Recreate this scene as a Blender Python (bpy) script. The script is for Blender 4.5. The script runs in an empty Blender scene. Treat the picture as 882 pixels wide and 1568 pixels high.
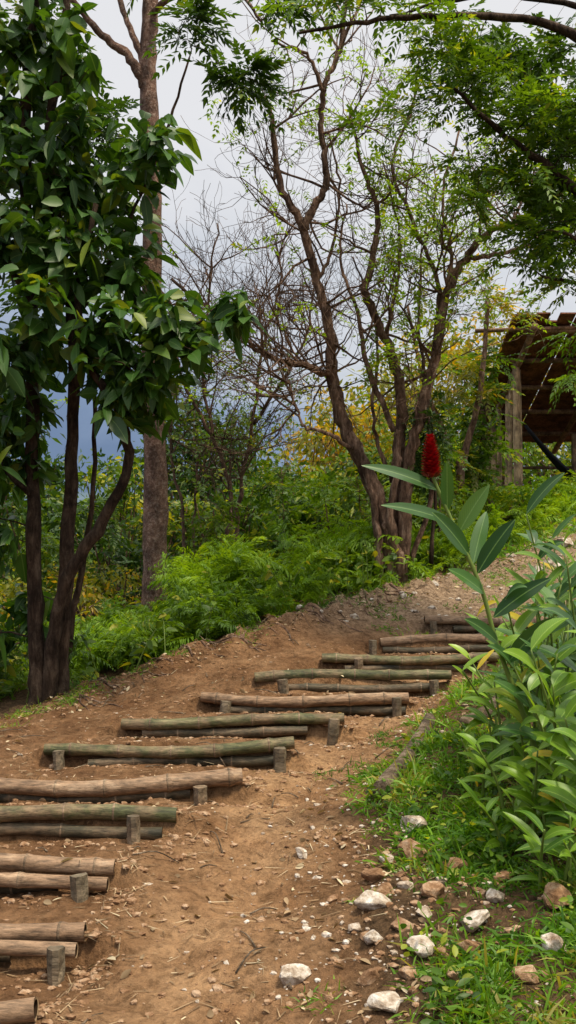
import bpy, bmesh, math, random
import numpy as np
from mathutils import Vector, Matrix
rng=np.random.default_rng(11); random.seed(11)
scene=bpy.context.scene
COL=scene.collection

# ---------------------------------------------------------------- helpers
def link(ob,parent=None):
    COL.objects.link(ob)
    if parent is not None: ob.parent=parent
    return ob
def empty(name,loc=(0,0,0)):
    e=bpy.data.objects.new(name,None); e.empty_display_size=.2; e.location=loc
    return link(e)
def adopt(e,obs,loc):
    for ob in obs:
        if ob is None: continue
        ob.parent=e; ob.matrix_parent_inverse=Matrix.Translation((-loc[0],-loc[1],-loc[2]))
def nrm(a):
    a=np.asarray(a,float)
    return a/np.maximum(np.linalg.norm(a,axis=-1,keepdims=True),1e-9)
def hash2(ix,iy,seed):
    n=(ix.astype(np.int64)*374761393+iy.astype(np.int64)*668265263+seed*1442695041)&0xffffffff
    n=((n^(n>>13))*1274126177)&0xffffffff
    n=n^(n>>16)
    return (n&0xffff)/65535.0
def vnoise(x,y,scale,seed=0):
    x=np.asarray(x,float)*scale; y=np.asarray(y,float)*scale
    ix=np.floor(x); iy=np.floor(y); fx=x-ix; fy=y-iy
    fx=fx*fx*(3-2*fx); fy=fy*fy*(3-2*fy)
    a=hash2(ix,iy,seed);b=hash2(ix+1,iy,seed);c=hash2(ix,iy+1,seed);d=hash2(ix+1,iy+1,seed)
    return (a*(1-fx)+b*fx)*(1-fy)+(c*(1-fx)+d*fx)*fy-.5
def sstep(a,b,x):
    t=np.clip((x-a)/(b-a),0,1); return t*t*(3-2*t)

# ---------------------------------------------------------------- terrain height
STEPS=[ # xl,xr,Y,z,stakes,tone
 (-2.55,-.886,3.50,.013,[-1.3],0),
 (-2.45,-.826,4.05,.106,[-.91],0),
 (-2.40,-.800,4.60,.215,[-.93],0),
 (-2.20,-.583,5.20,.290,[-.79],1),
 (-1.90,-.270,5.80,.338,[-.50],0.15),
 (-1.558,.038,6.40,.425,[-.046,-1.45],.8),
 (-1.183,.400,7.10,.485,[.31],.55),
 (-.672,.930,7.70,.565,[.83,-.485],.4),
 (-.274,1.34,8.20,.668,[1.2,-.03],.9),
 (.30,1.87,8.80,.770,[.62,1.7],.55),
 (.885,2.40,9.50,.873,[.80,2.2],.25),
 (1.41,2.95,10.3,1.019,[1.50,2.7],.5)]
CP=np.array([
(-2.5,2,-.15),(0,2,-.15),(2.5,2,-.05),(-5,2,-.3),(5,2,.3),
(-2,3.5,-.03),(0,3.5,0),(1.2,3.5,.06),(2.5,3.5,.2),
(-2,4.6,.15),(0,4.6,.14),(1.0,4.6,.22),(2.2,4.6,.4),
(-1.8,5.8,.27),(.1,5.8,.25),(1.0,5.8,.36),(2.4,5.8,.6),
(-1.5,7.1,.38),(.6,7.1,.42),(1.6,7.1,.6),(3,7.1,.9),
(-.3,8.2,.58),(1.2,8.2,.6),(2.2,8.2,.8),
(.3,8.8,.7),(1.8,8.8,.72),(3,8.8,1.0),
(.9,9.5,.84),(2.3,9.5,.88),(1.4,10.3,1.0),(2.8,10.3,1.05),
(-3,7,.25),(-3,8.5,.3),(-2,9,.42),(-1.2,8.8,.55),(-.3,9.5,.87),(.3,10.5,1.04),(.9,11.5,1.2),(1.3,12,1.3),
(-1.7,12.5,.7),(-4,10,.1),(-4,13,0),(-.2,13,1.15),
(2.5,11.5,1.32),(3,12.5,1.62),(3.8,14,2.05),(5,14,2.2),(2.4,14,1.8),(3.9,17,2.6),(6,17,2.75),(6,20,2.85),
(2,18,2.1),(5,10,1.5),(5,7,1.2),(0,18,1.3),(-3,18,0),(-8,14,-1),(-8,22,-2),(0,25,1),(8,25,2.6),(-8,8,-.4),(9,12,2.2),(9,4,1.0),
(0,-6,-.9),(-8,-6,-1.2),(8,-6,-.4),(20,15,2.5),(-20,15,-2.5),(0,40,-1),(20,35,1),(-20,35,-3)],float)
def _U(r2): return np.where(r2>1e-12, r2*np.log(np.maximum(r2,1e-12)),0.)
_n=len(CP); _d2=((CP[:,None,:2]-CP[None,:,:2])**2).sum(-1)
_A=np.zeros((_n+3,_n+3)); _A[:_n,:_n]=_U(_d2)+np.eye(_n)*.02
_A[:_n,_n]=1;_A[:_n,_n+1:]=CP[:,:2];_A[_n,:_n]=1;_A[_n+1:,:_n]=CP[:,:2].T
_w=np.linalg.solve(_A,np.concatenate([CP[:,2],[0,0,0]]))
def base_h(x,y):
    x=np.asarray(x,float);y=np.asarray(y,float); sh=x.shape
    X=x.ravel();Y=y.ravel(); Xc=np.clip(X,-30,30);Yc=np.clip(Y,-12,45)
    out=np.zeros(len(X))
    for i in range(_n):
        out+=_w[i]*_U((Xc-CP[i,0])**2+(Yc-CP[i,1])**2)
    out+=_w[_n]+_w[_n+1]*Xc+_w[_n+2]*Yc
    r=np.hypot(X,Y-8)
    f=sstep(20,40,r)
    return (out*(1-f)+(-3.0)*f).reshape(sh)
PY=[2,3.46,4.15,4.7,5.75,6.7,7.6,8.3,9,10,11,12.5,14,17]
PX=[.2,.14,.10,.20,.36,.7,1.19,1.65,2.2,3.0,3.6,4.5,5.3,6.3]
def xr_(y): return np.interp(y,PY,PX)
def xl_(y): return np.interp(y,[2,7,8.5,9.3,9.7,10.5,11.3,12.0,13,14,17],[-4,-3,-2.0,-1.1,-.45,.25,.9,1.65,2.75,3.7,6.0])
def G(x,y):
    x=np.asarray(x,float);y=np.asarray(y,float)
    h=base_h(x,y)
    for i in range(len(STEPS)-1):
        a=STEPS[i];b=STEPS[i+1]
        t=np.clip((y-a[2])/(b[2]-a[2]),0,1)
        inside=((y>=a[2])&(y<b[2])).astype(float)
        L=a[0]+(b[0]-a[0])*t; R=a[1]+(b[1]-a[1])*t
        m=sstep(L-.25,L+.05,x)*(1-sstep(R-.05,R+.25,x))*inside
        tgt=(a[3]+.0)+((b[3]-.132)-(a[3]+.0))*t**.8
        h=h*(1-m)+tgt*m
    near=1-sstep(16,30,np.hypot(x,y-8))
    c=xr_(y)-.45
    h=h-.035*np.exp(-((x-c)/.3)**2)*near
    h=h+.05*sstep(0,.35,x-xr_(y))*near
    rough=1+.6*sstep(9.5,11,y)*(1-sstep(14,16,y))
    stair=1-.4*sstep(-.2,.1,np.interp(y,[s[2] for s in STEPS],[s[1] for s in STEPS])-x)*(y<10.5)*(y>3)
    h=h+(vnoise(x,y,1.3,1)*.07*stair+vnoise(x,y,4,2)*.055*rough*stair+vnoise(x,y,11,3)*.024*rough+vnoise(x,y,27,4)*.014)*near
    bank=np.exp(-((x-(xl_(y)+.25))/.45)**2)*sstep(7.8,8.8,y)*(1-sstep(12,13,y))
    h=h+bank*(.10+vnoise(x,y,6,9)*.18+vnoise(x,y,17,19)*.06)
    return h
def g1(x,y): return float(G(np.array([x]),np.array([y]))[0])

# ---------------------------------------------------------------- node helpers
def newmat(name):
    m=bpy.data.materials.new(name); m.use_nodes=True
    nt=m.node_tree; nt.nodes.clear()
    return m,nt
class N:
    def __init__(s,nt): s.nt=nt
    def n(s,t,**k):
        nd=s.nt.nodes.new(t)
        for a,b in k.items(): setattr(nd,a,b)
        return nd
    def l(s,a,b): s.nt.links.new(a,b)
    def ramp(s,fac,stops,interp='LINEAR'):
        r=s.n('ShaderNodeValToRGB'); cr=r.color_ramp; cr.interpolation=interp
        while len(cr.elements)<len(stops): cr.elements.new(.5)
        for e,(p,c) in zip(cr.elements,stops):
            e.position=p; e.color=(c[0],c[1],c[2],1)
        s.l(fac,r.inputs[0]); return r.outputs[0]
    def noise(s,vec,scale,detail=6,rough=.6,dist=0):
        t=s.n('ShaderNodeTexNoise'); t.inputs['Scale'].default_value=scale
        t.inputs['Detail'].default_value=detail; t.inputs['Roughness'].default_value=rough
        t.inputs['Distortion'].default_value=dist
        if vec is not None: s.l(vec,t.inputs['Vector'])
        return t.outputs['Fac']
    def mix(s,fac,a,b,bt='MIX'):
        m=s.n('ShaderNodeMix',data_type='RGBA',blend_type=bt)
        for sock,v in ((m.inputs[0],fac),(m.inputs[6],a),(m.inputs[7],b)):
            if isinstance(v,bpy.types.NodeSocket): s.l(v,sock)
            elif isinstance(v,(int,float)): sock.default_value=v
            else: sock.default_value=(v[0],v[1],v[2],1)
        return m.outputs[2]
    def math(s,op,a,b=0,clamp=False):
        m=s.n('ShaderNodeMath',operation=op); m.use_clamp=clamp
        for sock,v in ((m.inputs[0],a),(m.inputs[1],b)):
            if isinstance(v,bpy.types.NodeSocket): s.l(v,sock)
            else: sock.default_value=v
        return m.outputs[0]
    def bsdf(s,color,rough=.8,spec=.3,bump=None,bstr=.5,bdist=.02):
        p=s.n('ShaderNodeBsdfPrincipled')
        if isinstance(color,bpy.types.NodeSocket): s.l(color,p.inputs['Base Color'])
        else: p.inputs['Base Color'].default_value=(*color,1)
        if isinstance(rough,bpy.types.NodeSocket): s.l(rough,p.inputs['Roughness'])
        else: p.inputs['Roughness'].default_value=rough
        p.inputs['Specular IOR Level'].default_value=spec
        if bump is not None:
            b=s.n('ShaderNodeBump'); b.inputs['Strength'].default_value=bstr; b.inputs['Distance'].default_value=bdist
            s.l(bump,b.inputs['Height']); s.l(b.outputs[0],p.inputs['Normal'])
        return p.outputs[0]
    def out(s,sh):
        o=s.n('ShaderNodeOutputMaterial'); s.l(sh,o.inputs[0])

def leaf_mat(name,dark,light,alt,altp=.93,trans=.35,rough=.45,rib=None,spec=.35):
    m,nt=newmat(name); q=N(nt)
    at=q.n('ShaderNodeAttribute',attribute_name='col')
    sp=q.n('ShaderNodeSeparateColor'); q.l(at.outputs['Color'],sp.inputs[0])
    c=q.ramp(sp.outputs[0],[(0,dark),(altp-.04,light),(altp+.02,alt),(1,alt)])
    geo=q.n('ShaderNodeNewGeometry')
    nz=q.noise(geo.outputs['Position'],1.1,3,.6)
    v=q.ramp(nz,[(.3,(.6,.64,.6)),(.7,(1.3,1.25,1.1))])
    c=q.mix(1.0,c,v,'MULTIPLY')
    if rib is not None:
        d=q.math('ABSOLUTE',q.math('SUBTRACT',sp.outputs[2],.5))
        f=q.math('SUBTRACT',1,q.math('MULTIPLY',d,22),True)
        c=q.mix(f,c,rib)
        vn=q.math('SINE',q.math('ADD',q.math('MULTIPLY',sp.outputs[1],90),q.math('MULTIPLY',d,-60)))
        c=q.mix(q.math('MULTIPLY',q.math('ADD',vn,1),.10),c,(dark[0]*.5,dark[1]*.5,dark[2]*.5))
    b=q.bsdf(c,rough,spec)
    tr=q.n('ShaderNodeBsdfTranslucent')
    tc=q.mix(1.0,c,(1.75,1.5,.35),'MULTIPLY'); q.l(tc,tr.inputs[0])
    mx=q.n('ShaderNodeMixShader'); mx.inputs[0].default_value=trans
    q.l(b,mx.inputs[1]); q.l(tr.outputs[0],mx.inputs[2]); q.out(mx.outputs[0])
    return m
def bark_mat(name,a,b,c,scale=8,zs=.25,bstr=.9):
    m,nt=newmat(name); q=N(nt)
    tc=q.n('ShaderNodeNewGeometry'); mp=q.n('ShaderNodeMapping'); mp.inputs['Scale'].default_value=(1,1,zs)
    q.l(tc.outputs['Position'],mp.inputs[0])
    n1=q.noise(mp.outputs[0],scale*2.5,9,.75,.6); n2=q.noise(tc.outputs['Position'],5,6,.65)
    col=q.ramp(n1,[(.32,a),(.5,b),(.68,c)])
    pt=q.ramp(n2,[(.38,(.5,.5,.5)),(.62,(1.4,1.36,1.3))])
    col=q.mix(1.,col,pt,'MULTIPLY')
    q.out(q.bsdf(col,.9,.12,n1,bstr,.08)); return m

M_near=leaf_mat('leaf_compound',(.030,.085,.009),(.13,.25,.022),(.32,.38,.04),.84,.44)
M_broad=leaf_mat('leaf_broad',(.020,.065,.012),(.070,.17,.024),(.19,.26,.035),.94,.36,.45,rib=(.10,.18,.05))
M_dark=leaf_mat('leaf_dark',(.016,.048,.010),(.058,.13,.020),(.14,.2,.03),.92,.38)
M_mid=leaf_mat('leaf_midground',(.035,.09,.012),(.15,.25,.028),(.34,.34,.035),.86,.44)
M_yel=leaf_mat('leaf_yellowing',(.08,.11,.013),(.27,.28,.03),(.46,.30,.03),.82,.46)
M_fern=leaf_mat('leaf_fern',(.065,.17,.010),(.27,.44,.030),(.42,.46,.05),.9,.45)
M_ging=leaf_mat('leaf_ginger_dark',(.03,.09,.02),(.08,.20,.038),(.13,.26,.05),.97,.28,.35,rib=(.17,.3,.09),spec=.5)
M_ging2=leaf_mat('leaf_ginger_bright',(.055,.16,.013),(.25,.44,.028),(.66,.50,.05),.9,.42,.38,rib=(.32,.48,.08),spec=.45)
M_grass=leaf_mat('grass_blades',(.045,.14,.010),(.19,.37,.025),(.36,.33,.09),.9,.40,.5)
M_dry=leaf_mat('dry_litter',(.14,.09,.05),(.38,.27,.17),(.56,.46,.33),.8,.1,.8)
M_red=leaf_mat('ginger_bract_red',(.16,.002,.006),(.36,.004,.014),(.44,.015,.02),.95,.12,.4)
M_stem,_nt=newmat('green_stem'); _q=N(_nt); _q.out(_q.bsdf((.13,.19,.035),.5,.3))
B_dark=bark_mat('bark_dark',(.018,.012,.009),(.065,.043,.03),(.15,.11,.08))
B_tall=bark_mat('bark_tall',(.10,.055,.04),(.27,.165,.125),(.52,.41,.35),12,.9)
B_mid=bark_mat('bark_brown',(.05,.03,.021),(.21,.13,.09),(.46,.33,.25))
B_bare=bark_mat('bark_bare_twig',(.07,.045,.033),(.18,.115,.085),(.34,.225,.17))
B_log=bark_mat('weathered_log',(.08,.055,.036),(.22,.165,.115),(.42,.34,.26),9,1.)

# ---------------------------------------------------------------- mesh accumulators
class MeshAcc:
    def __init__(s): s.v=[]; s.f=[]; s.n=0
    def add(s,v,f):
        s.v.append(np.asarray(v,float)); s.f.extend([tuple(i+s.n for i in ff) for ff in f]); s.n+=len(v)
    def tube(s,pts,rads,sides=8,caps=True,rough=0.):
        P=np.asarray(pts,float); R=np.asarray(rads,float); k=len(P)
        T=np.gradient(P,axis=0); T=nrm(T)
        ref=np.array([0,0,1.]) if abs(T[0,2])<.8 else np.array([0,1.,0])
        u=nrm(np.cross(T[0],ref)); ang=np.linspace(0,2*np.pi,sides,endpoint=False)
        ca=np.cos(ang)[:,None]; sa=np.sin(ang)[:,None]; vs=[]
        prof=1+rough*1.5*rng.normal(size=(sides,1)) if rough else 1
        for i in range(k):
            u=u-T[i]*np.dot(u,T[i]); u=u/max(np.linalg.norm(u),1e-9); w=np.cross(T[i],u)
            rr=R[i]
            if rough: rr=R[i]*(prof+rough*.6*rng.normal(size=(sides,1)))
            vs.append(P[i]+(ca*u+sa*w)*rr)
        V=np.concatenate(vs); F=[]
        for i in range(k-1):
            a=i*sides;b=a+sides
            for j in range(sides):
                j2=(j+1)%sides; F.append((a+j,a+j2,b+j2,b+j))
        if caps:
            F.append(tuple(range(sides-1,-1,-1))); F.append(tuple(range((k-1)*sides,k*sides)))
        s.add(V,F)
    def build(s,name,mat,parent=None,smooth=True):
        me=bpy.data.meshes.new(name)
        V=np.concatenate(s.v) if s.v else np.zeros((0,3))
        me.from_pydata(V.tolist(),[],s.f)
        if smooth: me.polygons.foreach_set('use_smooth',[True]*len(me.polygons))
        me.materials.append(mat); me.update()
        return link(bpy.data.objects.new(name,me),parent)

def tmpl_strip(us,ws,across=1):
    V=[];rows=[]
    for u,w in zip(us,ws):
        if w<=1e-6: rows.append([len(V)]); V.append((u,0))
        else:
            r=[]
            for t in np.linspace(-.5,.5,2*across+1): r.append(len(V)); V.append((u,t*w))
            rows.append(r)
    F=[]
    for a,b in zip(rows[:-1],rows[1:]):
        if len(a)==1 and len(b)>1:
            for i in range(len(b)-1): F.append((a[0],b[i+1],b[i]))
        elif len(b)==1 and len(a)>1:
            for i in range(len(a)-1): F.append((a[i],a[i+1],b[0]))
        else:
            for i in range(len(a)-1):
                F.append((a[i],a[i+1],b[i+1])); F.append((a[i],b[i+1],b[i]))
    return np.array(V,float),np.array(F,int)
T4=(np.array([(0,0),(.42,-.5),(1,0),(.42,.5)],float),np.array([(0,1,2),(0,2,3)]))
TB=tmpl_strip([0,.12,.35,.62,.85,1],[0,.55,1,.95,.5,0])
TG=tmpl_strip([0,.06,.16,.3,.45,.6,.74,.87,.95,1],[0,.35,.75,.97,1,.93,.76,.46,.22,0],2)
TBL=(np.array([(0,-.5),(0,.5),(.5,-.38),(.5,.38),(1,0)],float),np.array([(0,1,3),(0,3,2),(2,3,4)]))
class LeafAcc:
    def __init__(s,t): s.t=t; s.V=[]; s.C=[]; s.cnt=0
    def add(s,P,D,Nn,L,W,droop=.12,fold=.2,R=None):
        P=np.atleast_2d(P); n=len(P)
        if n==0: return
        D=nrm(np.broadcast_to(D,(n,3)).astype(float)); Nn=np.broadcast_to(Nn,(n,3)).astype(float)
        S=nrm(np.cross(D,Nn)); Nn=np.cross(S,D)
        f=lambda a: np.broadcast_to(a,(n,)).astype(float)[:,None,None]
        L=f(L);W=f(W);droop=f(droop);fold=f(fold)
        if R is None: R=rng.random(n)
        tv=s.t[0]; u=tv[None,:,0,None]; v=tv[None,:,1,None]
        V=P[:,None]+D[:,None]*L*u+S[:,None]*W*v+Nn[:,None]*fold*W*np.abs(v)
        V=V-np.array([0,0,1.])*droop*L*u**2
        C=np.zeros((n,len(tv),4),np.float32); C[:,:,0]=np.broadcast_to(R,(n,))[:,None]; C[:,:,1]=tv[None,:,0]; C[:,:,2]=tv[None,:,1]+.5; C[:,:,3]=1
        s.V.append(V.reshape(-1,3)); s.C.append(C.reshape(-1,4)); s.cnt+=n
    def build(s,name,mat,parent=None):
        if s.cnt==0: return None
        V=np.concatenate(s.V).astype(np.float32); C=np.concatenate(s.C)
        k=len(s.t[0]); F=(s.t[1][None]+np.arange(s.cnt)[:,None,None]*k).reshape(-1,3)
        me=bpy.data.meshes.new(name)
        me.vertices.add(len(V)); me.vertices.foreach_set('co',V.ravel())
        me.loops.add(len(F)*3); me.loops.foreach_set('vertex_index',F.ravel().astype(np.int32))
        me.polygons.add(len(F)); me.polygons.foreach_set('loop_start',np.arange(0,len(F)*3,3,dtype=np.int32))
        me.update(calc_edges=True)
        a=me.color_attributes.new('col','FLOAT_COLOR','POINT'); a.data.foreach_set('color',C.astype(np.float32).ravel())
        if k>4: me.polygons.foreach_set('use_smooth',np.ones(len(F),bool))
        me.materials.append(mat)
        return link(bpy.data.objects.new(name,me),parent)

def smooth_line(pts,per=5):
    P=[np.array(p,float) for p in pts]
    if len(P)<3:
        return np.array([P[0]+(P[1]-P[0])*t for t in np.linspace(0,1,per+1)])
    P=[2*P[0]-P[1]]+P+[2*P[-1]-P[-2]]; out=[]
    for i in range(1,len(P)-2):
        a,b,c,d=P[i-1:i+3]
        for t in np.linspace(0,1,per,endpoint=False):
            out.append(.5*((2*b)+(-a+c)*t+(2*a-5*b+4*c-d)*t*t+(-a+3*b-3*c+d)*t**3))
    out.append(P[-2]); return np.array(out)
def randdir(n,zb=0.,zs=1.):
    d=rng.normal(size=(n,3)); d[:,2]=d[:,2]*zs+zb; return nrm(d)

def sprays(acc,B,D,RL,pairs,ll,lw,droop=.25):
    n=len(B)
    if n==0: return
    D=nrm(D); up=np.array([0,0,1.])+rng.normal(size=(n,3))*.25
    S=nrm(np.cross(D,up)); U=np.cross(S,D)
    RL=np.broadcast_to(RL,(n,)); R0=rng.random(n)
    for j in range(pairs):
        u=.18+.82*j/(pairs-1)
        pos=B+D*(RL*u)[:,None]-np.array([0,0,1.])*(RL*droop*u*u)[:,None]
        for sd in (-1,1):
            a=math.radians(62-25*u); dd=D*math.cos(a)+S*sd*math.sin(a)+rng.normal(size=(n,3))*.13
            dd[:,2]-=.15+.3*droop*u
            sz=(1-.45*abs(u-.55)*1.5)*rng.uniform(.8,1.15,n)
            acc.add(pos,dd,U+rng.normal(size=(n,3))*.3,ll*sz,lw*sz,.15,.25,np.clip(R0*.6+rng.random(n)*.4,0,1))
    acc.add(B+D*RL[:,None]-np.array([0,0,1.])*(RL*droop)[:,None],D-np.array([0,0,.3]),U,ll,lw,.1,.2,R0)

class Tree:
    def __init__(s): s.acc=MeshAcc(); s.nodes=[]; s.rad=[]
    def limb(s,pts,r0,r1,sides=12,per=6,wob=.008,node=True,rough=.045,flare=0.):
        P=smooth_line(pts,per); k=len(P)
        P[1:-1]+=rng.normal(size=(k-2,3))*wob
        tt=np.linspace(0,1,k)
        R=r0+(r1-r0)*tt**.8
        R=R*(1+.05*rng.normal(size=k))*(1+flare*np.exp(-tt*14))
        s.acc.tube(P,R,sides,True,rough)
        if node:
            s.nodes.extend(list(P)); s.rad.extend(list(R))
        return P,R
    def twig_to(s,t,rend=.003,jit=.08):
        A=np.array(s.nodes); d=np.linalg.norm(A-t,axis=1)+.7*np.maximum(0,A[:,2]-t[2])
        i=int(np.argmin(d)); p=A[i]; L=np.linalg.norm(t-p)
        k=min(max(3,int(L/.12)),9)
        tt=np.linspace(0,1,k+1)[:,None]
        m=(p+t)/2+np.array([0,0,.12*L])+rng.normal(size=3)*L*jit
        P=(1-tt)**2*p+2*tt*(1-tt)*m+tt**2*t
        P[1:-1]+=rng.normal(size=(k-1,3))*L*.02
        r0=min(s.rad[i]*.75,rend+.011*L+.002)
        R=np.linspace(max(r0,rend),rend,k+1)
        s.acc.tube(P,R,5,False)
        s.nodes.extend(list(P[1:])); s.rad.extend(list(R[1:]))
        return P
    def bare(s,p,d,r,L,depth,up=.25,out=None):
        k=5; P=[np.array(p,float)]; d=d/np.linalg.norm(d); seg=L/k; D=[d]
        for i in range(k):
            d=d+rng.normal(size=3)*.22+np.array([0,0,up*.25]); d=d/np.linalg.norm(d)
            P.append(P[-1]+d*seg); D.append(d)
        R=np.linspace(r,max(r*.4,.0028),k+1)
        s.acc.tube(P,R,5 if r>.008 else 3,False)
        if out is not None: out.append((P[-1],D[-1]))
        if depth>0:
            for i in range(rng.integers(3,6)):
                j=rng.integers(1,k+1)
                nd=D[j]+rng.normal(size=3)*.75+np.array([0,0,up*.4])
                s.bare(P[j],nd,R[j]*.7,L*rng.uniform(.45,.75),depth-1,up,out)
def pts_in(c,r,n):
    c=np.array(c,float); r=np.array(r,float) if np.ndim(r) else np.array([r]*3)
    d=randdir(n); rad=rng.random(n)**.45
    return c+d*rad[:,None]*r

# ---------------------------------------------------------------- ground
def axis(lo,hi,step,flo,fhi):
    a=list(np.arange(lo,hi,step)); s=step; x=a[-1]
    while x<fhi: s*=1.13; x+=s; a.append(x)
    s=step; x=a[0]; b=[]
    while x>flo: s*=1.13; x-=s; b.append(x)
    return np.array(b[::-1]+a)
xs=axis(-3.1,4.6,.03,-900,900); ys=axis(2.6,13.2,.03,-300,1200)
XX,YY=np.meshgrid(xs,ys); ZZ=G(XX,YY)
nx,ny=len(xs),len(ys)
me=bpy.data.meshes.new('ground')
V=np.stack([XX,YY,ZZ],-1).reshape(-1,3).astype(np.float32)
idx=np.arange(nx*ny).reshape(ny,nx)
F=np.stack([idx[:-1,:-1],idx[:-1,1:],idx[1:,1:],idx[1:,:-1]],-1).reshape(-1,4)
me.vertices.add(len(V)); me.vertices.foreach_set('co',V.ravel())
me.loops.add(F.size); me.loops.foreach_set('vertex_index',F.ravel().astype(np.int32))
me.polygons.add(len(F)); me.polygons.foreach_set('loop_start',np.arange(0,F.size,4,dtype=np.int32))
me.update(calc_edges=True); me.polygons.foreach_set('use_smooth',np.ones(len(F),bool))
wob=vnoise(XX,YY,3,21)*.35+vnoise(XX,YY,9,22)*.18
right=sstep(-.05,.3,XX-xr_(YY)+wob)
left=sstep(-.1,.35,xl_(YY)-XX+wob)
center=np.exp(-((XX-(xr_(YY)-.45))/.38)**2)
pale=sstep(9.3,11,YY)
C=np.stack([np.maximum(right*(1-.75*pale*(1-sstep(.8,1.6,XX-xr_(YY)))),left),center,pale,np.ones_like(XX)],-1).reshape(-1,4).astype(np.float32)
a=me.color_attributes.new('zone','FLOAT_COLOR','POINT'); a.data.foreach_set('color',C.ravel())
m,nt=newmat('dirt_ground'); q=N(nt)
at=q.n('ShaderNodeAttribute',attribute_name='zone'); sp=q.n('ShaderNodeSeparateColor'); q.l(at.outputs['Color'],sp.inputs[0])
geo=q.n('ShaderNodeNewGeometry'); P=geo.outputs['Position']
n1=q.noise(P,3.2,8,.62); n2=q.noise(P,22,8,.75); n3=q.noise(P,90,4,.7); n5=q.noise(P,9,6,.7,.5)
dirt=q.ramp(n1,[(.3,(.145,.072,.034)),(.5,(.245,.132,.065)),(.7,(.35,.205,.108))])
path=q.ramp(n1,[(.3,(.33,.178,.086)),(.6,(.49,.295,.155))])
c=q.mix(sp.outputs[1],dirt,path)
sand=q.ramp(n2,[(.3,(.28,.185,.115)),(.65,(.48,.36,.25))])
c=q.mix(q.math('MULTIPLY',sp.outputs[2],.8),c,sand)
soil=q.ramp(n2,[(.3,(.06,.038,.02)),(.6,(.15,.092,.05)),(.75,(.12,.14,.04))])
c=q.mix(sp.outputs[0],c,soil)
c=q.mix(1.,c,q.ramp(n2,[(.28,(.36,.33,.30)),(.5,(1,1,1)),(.74,(1.32,1.29,1.24))]),'MULTIPLY')
c=q.mix(1.,c,q.ramp(n5,[(.34,(.62,.60,.57)),(.5,(1,1,1)),(.7,(1.15,1.13,1.1))]),'MULTIPLY')
pb=q.ramp(n3,[(.62,(0,0,0)),(.7,(1,1,1))])
c=q.mix(q.math('MULTIPLY',pb,.3),c,(.52,.38,.26))
vo=q.n('ShaderNodeTexVoronoi'); vo.inputs['Scale'].default_value=38; q.l(P,vo.inputs['Vector'])
hgt=q.math('ADD',q.math('ADD',n2,q.math('ADD',q.math('MULTIPLY',n3,.5),q.math('MULTIPLY',n5,1.2))),q.math('MULTIPLY',vo.outputs['Distance'],-.35))
q.out(q.bsdf(c,.95,.08,hgt,1.,.045))
me.materials.append(m); link(bpy.data.objects.new('ground',me))

acc=MeshAcc(); xx=np.linspace(-420,420,90); rows=[]
for k,(dy,f) in enumerate([(0,0),(20,.35),(45,.7),(75,1),(120,.8),(200,.0)]):
    z=-4+f*(26+vnoise(xx,xx*0,.008,5)*34+vnoise(xx,xx*0,.03,6)*9+vnoise(xx,xx*0+k,.1,7)*3)
    rows.append(np.stack([xx,np.full_like(xx,300+dy)+vnoise(xx,xx*0+k,.03,8)*14,z],-1))
Vh=np.concatenate(rows); Fh=[(r*90+i,r*90+i+1,(r+1)*90+i+1,(r+1)*90+i) for r in range(5) for i in range(89)]
acc.add(Vh,Fh)
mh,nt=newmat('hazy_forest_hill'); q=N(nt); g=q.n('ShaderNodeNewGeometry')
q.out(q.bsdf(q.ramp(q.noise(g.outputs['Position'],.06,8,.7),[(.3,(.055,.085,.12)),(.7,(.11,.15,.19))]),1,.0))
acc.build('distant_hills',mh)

# ---------------------------------------------------------------- bamboo steps
def bamboo_mat(name,stops,mud=.85):
    m,nt=newmat(name); q=N(nt); tc=q.n('ShaderNodeNewGeometry')
    mp=q.n('ShaderNodeMapping'); mp.inputs['Scale'].default_value=(.22,1,1); q.l(tc.outputs['Position'],mp.inputs[0])
    n1=q.noise(mp.outputs[0],14,7,.65,.4); n2=q.noise(tc.outputs['Position'],4,7,.7); n3=q.noise(mp.outputs[0],60,5,.75)
    c=q.ramp(n1,stops)
    c=q.mix(q.ramp(n2,[(.44,(0,0,0)),(.60,(mud,mud,mud))]),c,(.25,.16,.095))
    c=q.mix(1.,c,q.ramp(n3,[(.34,(.36,.36,.36)),(.62,(1.3,1.3,1.3))]),'MULTIPLY')
    q.out(q.bsdf(c,.6,.3,n3,.6,.01)); return m
BM_g=bamboo_mat('bamboo_green',[(.3,(.030,.036,.014)),(.5,(.085,.088,.034)),(.7,(.22,.19,.10))],.7)
BM_t=bamboo_mat('bamboo_tan',[(.3,(.10,.058,.030)),(.5,(.25,.155,.09)),(.7,(.44,.32,.21))])
BM_d=bamboo_mat('bamboo_painted_shade',[(.3,(.02,.02,.012)),(.5,(.055,.048,.028)),(.7,(.13,.10,.06))],.45)  # shade on the lower logs, put into a darker bamboo colour
M_cut,nt=newmat('bamboo_hollow'); q=N(nt); q.out(q.bsdf((.03,.018,.01),.95,.1))
M_rim,nt=newmat('bamboo_cut_rim'); q=N(nt); q.out(q.bsdf((.30,.21,.12),.8,.1))
M_node=bamboo_mat('bamboo_node',[(.3,(.05,.035,.02)),(.5,(.15,.10,.06)),(.7,(.38,.29,.19))],.3)
M_stake=bamboo_mat('stake_wood',[(.3,(.055,.042,.026)),(.5,(.15,.12,.078)),(.7,(.30,.24,.16))],.6)
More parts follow.
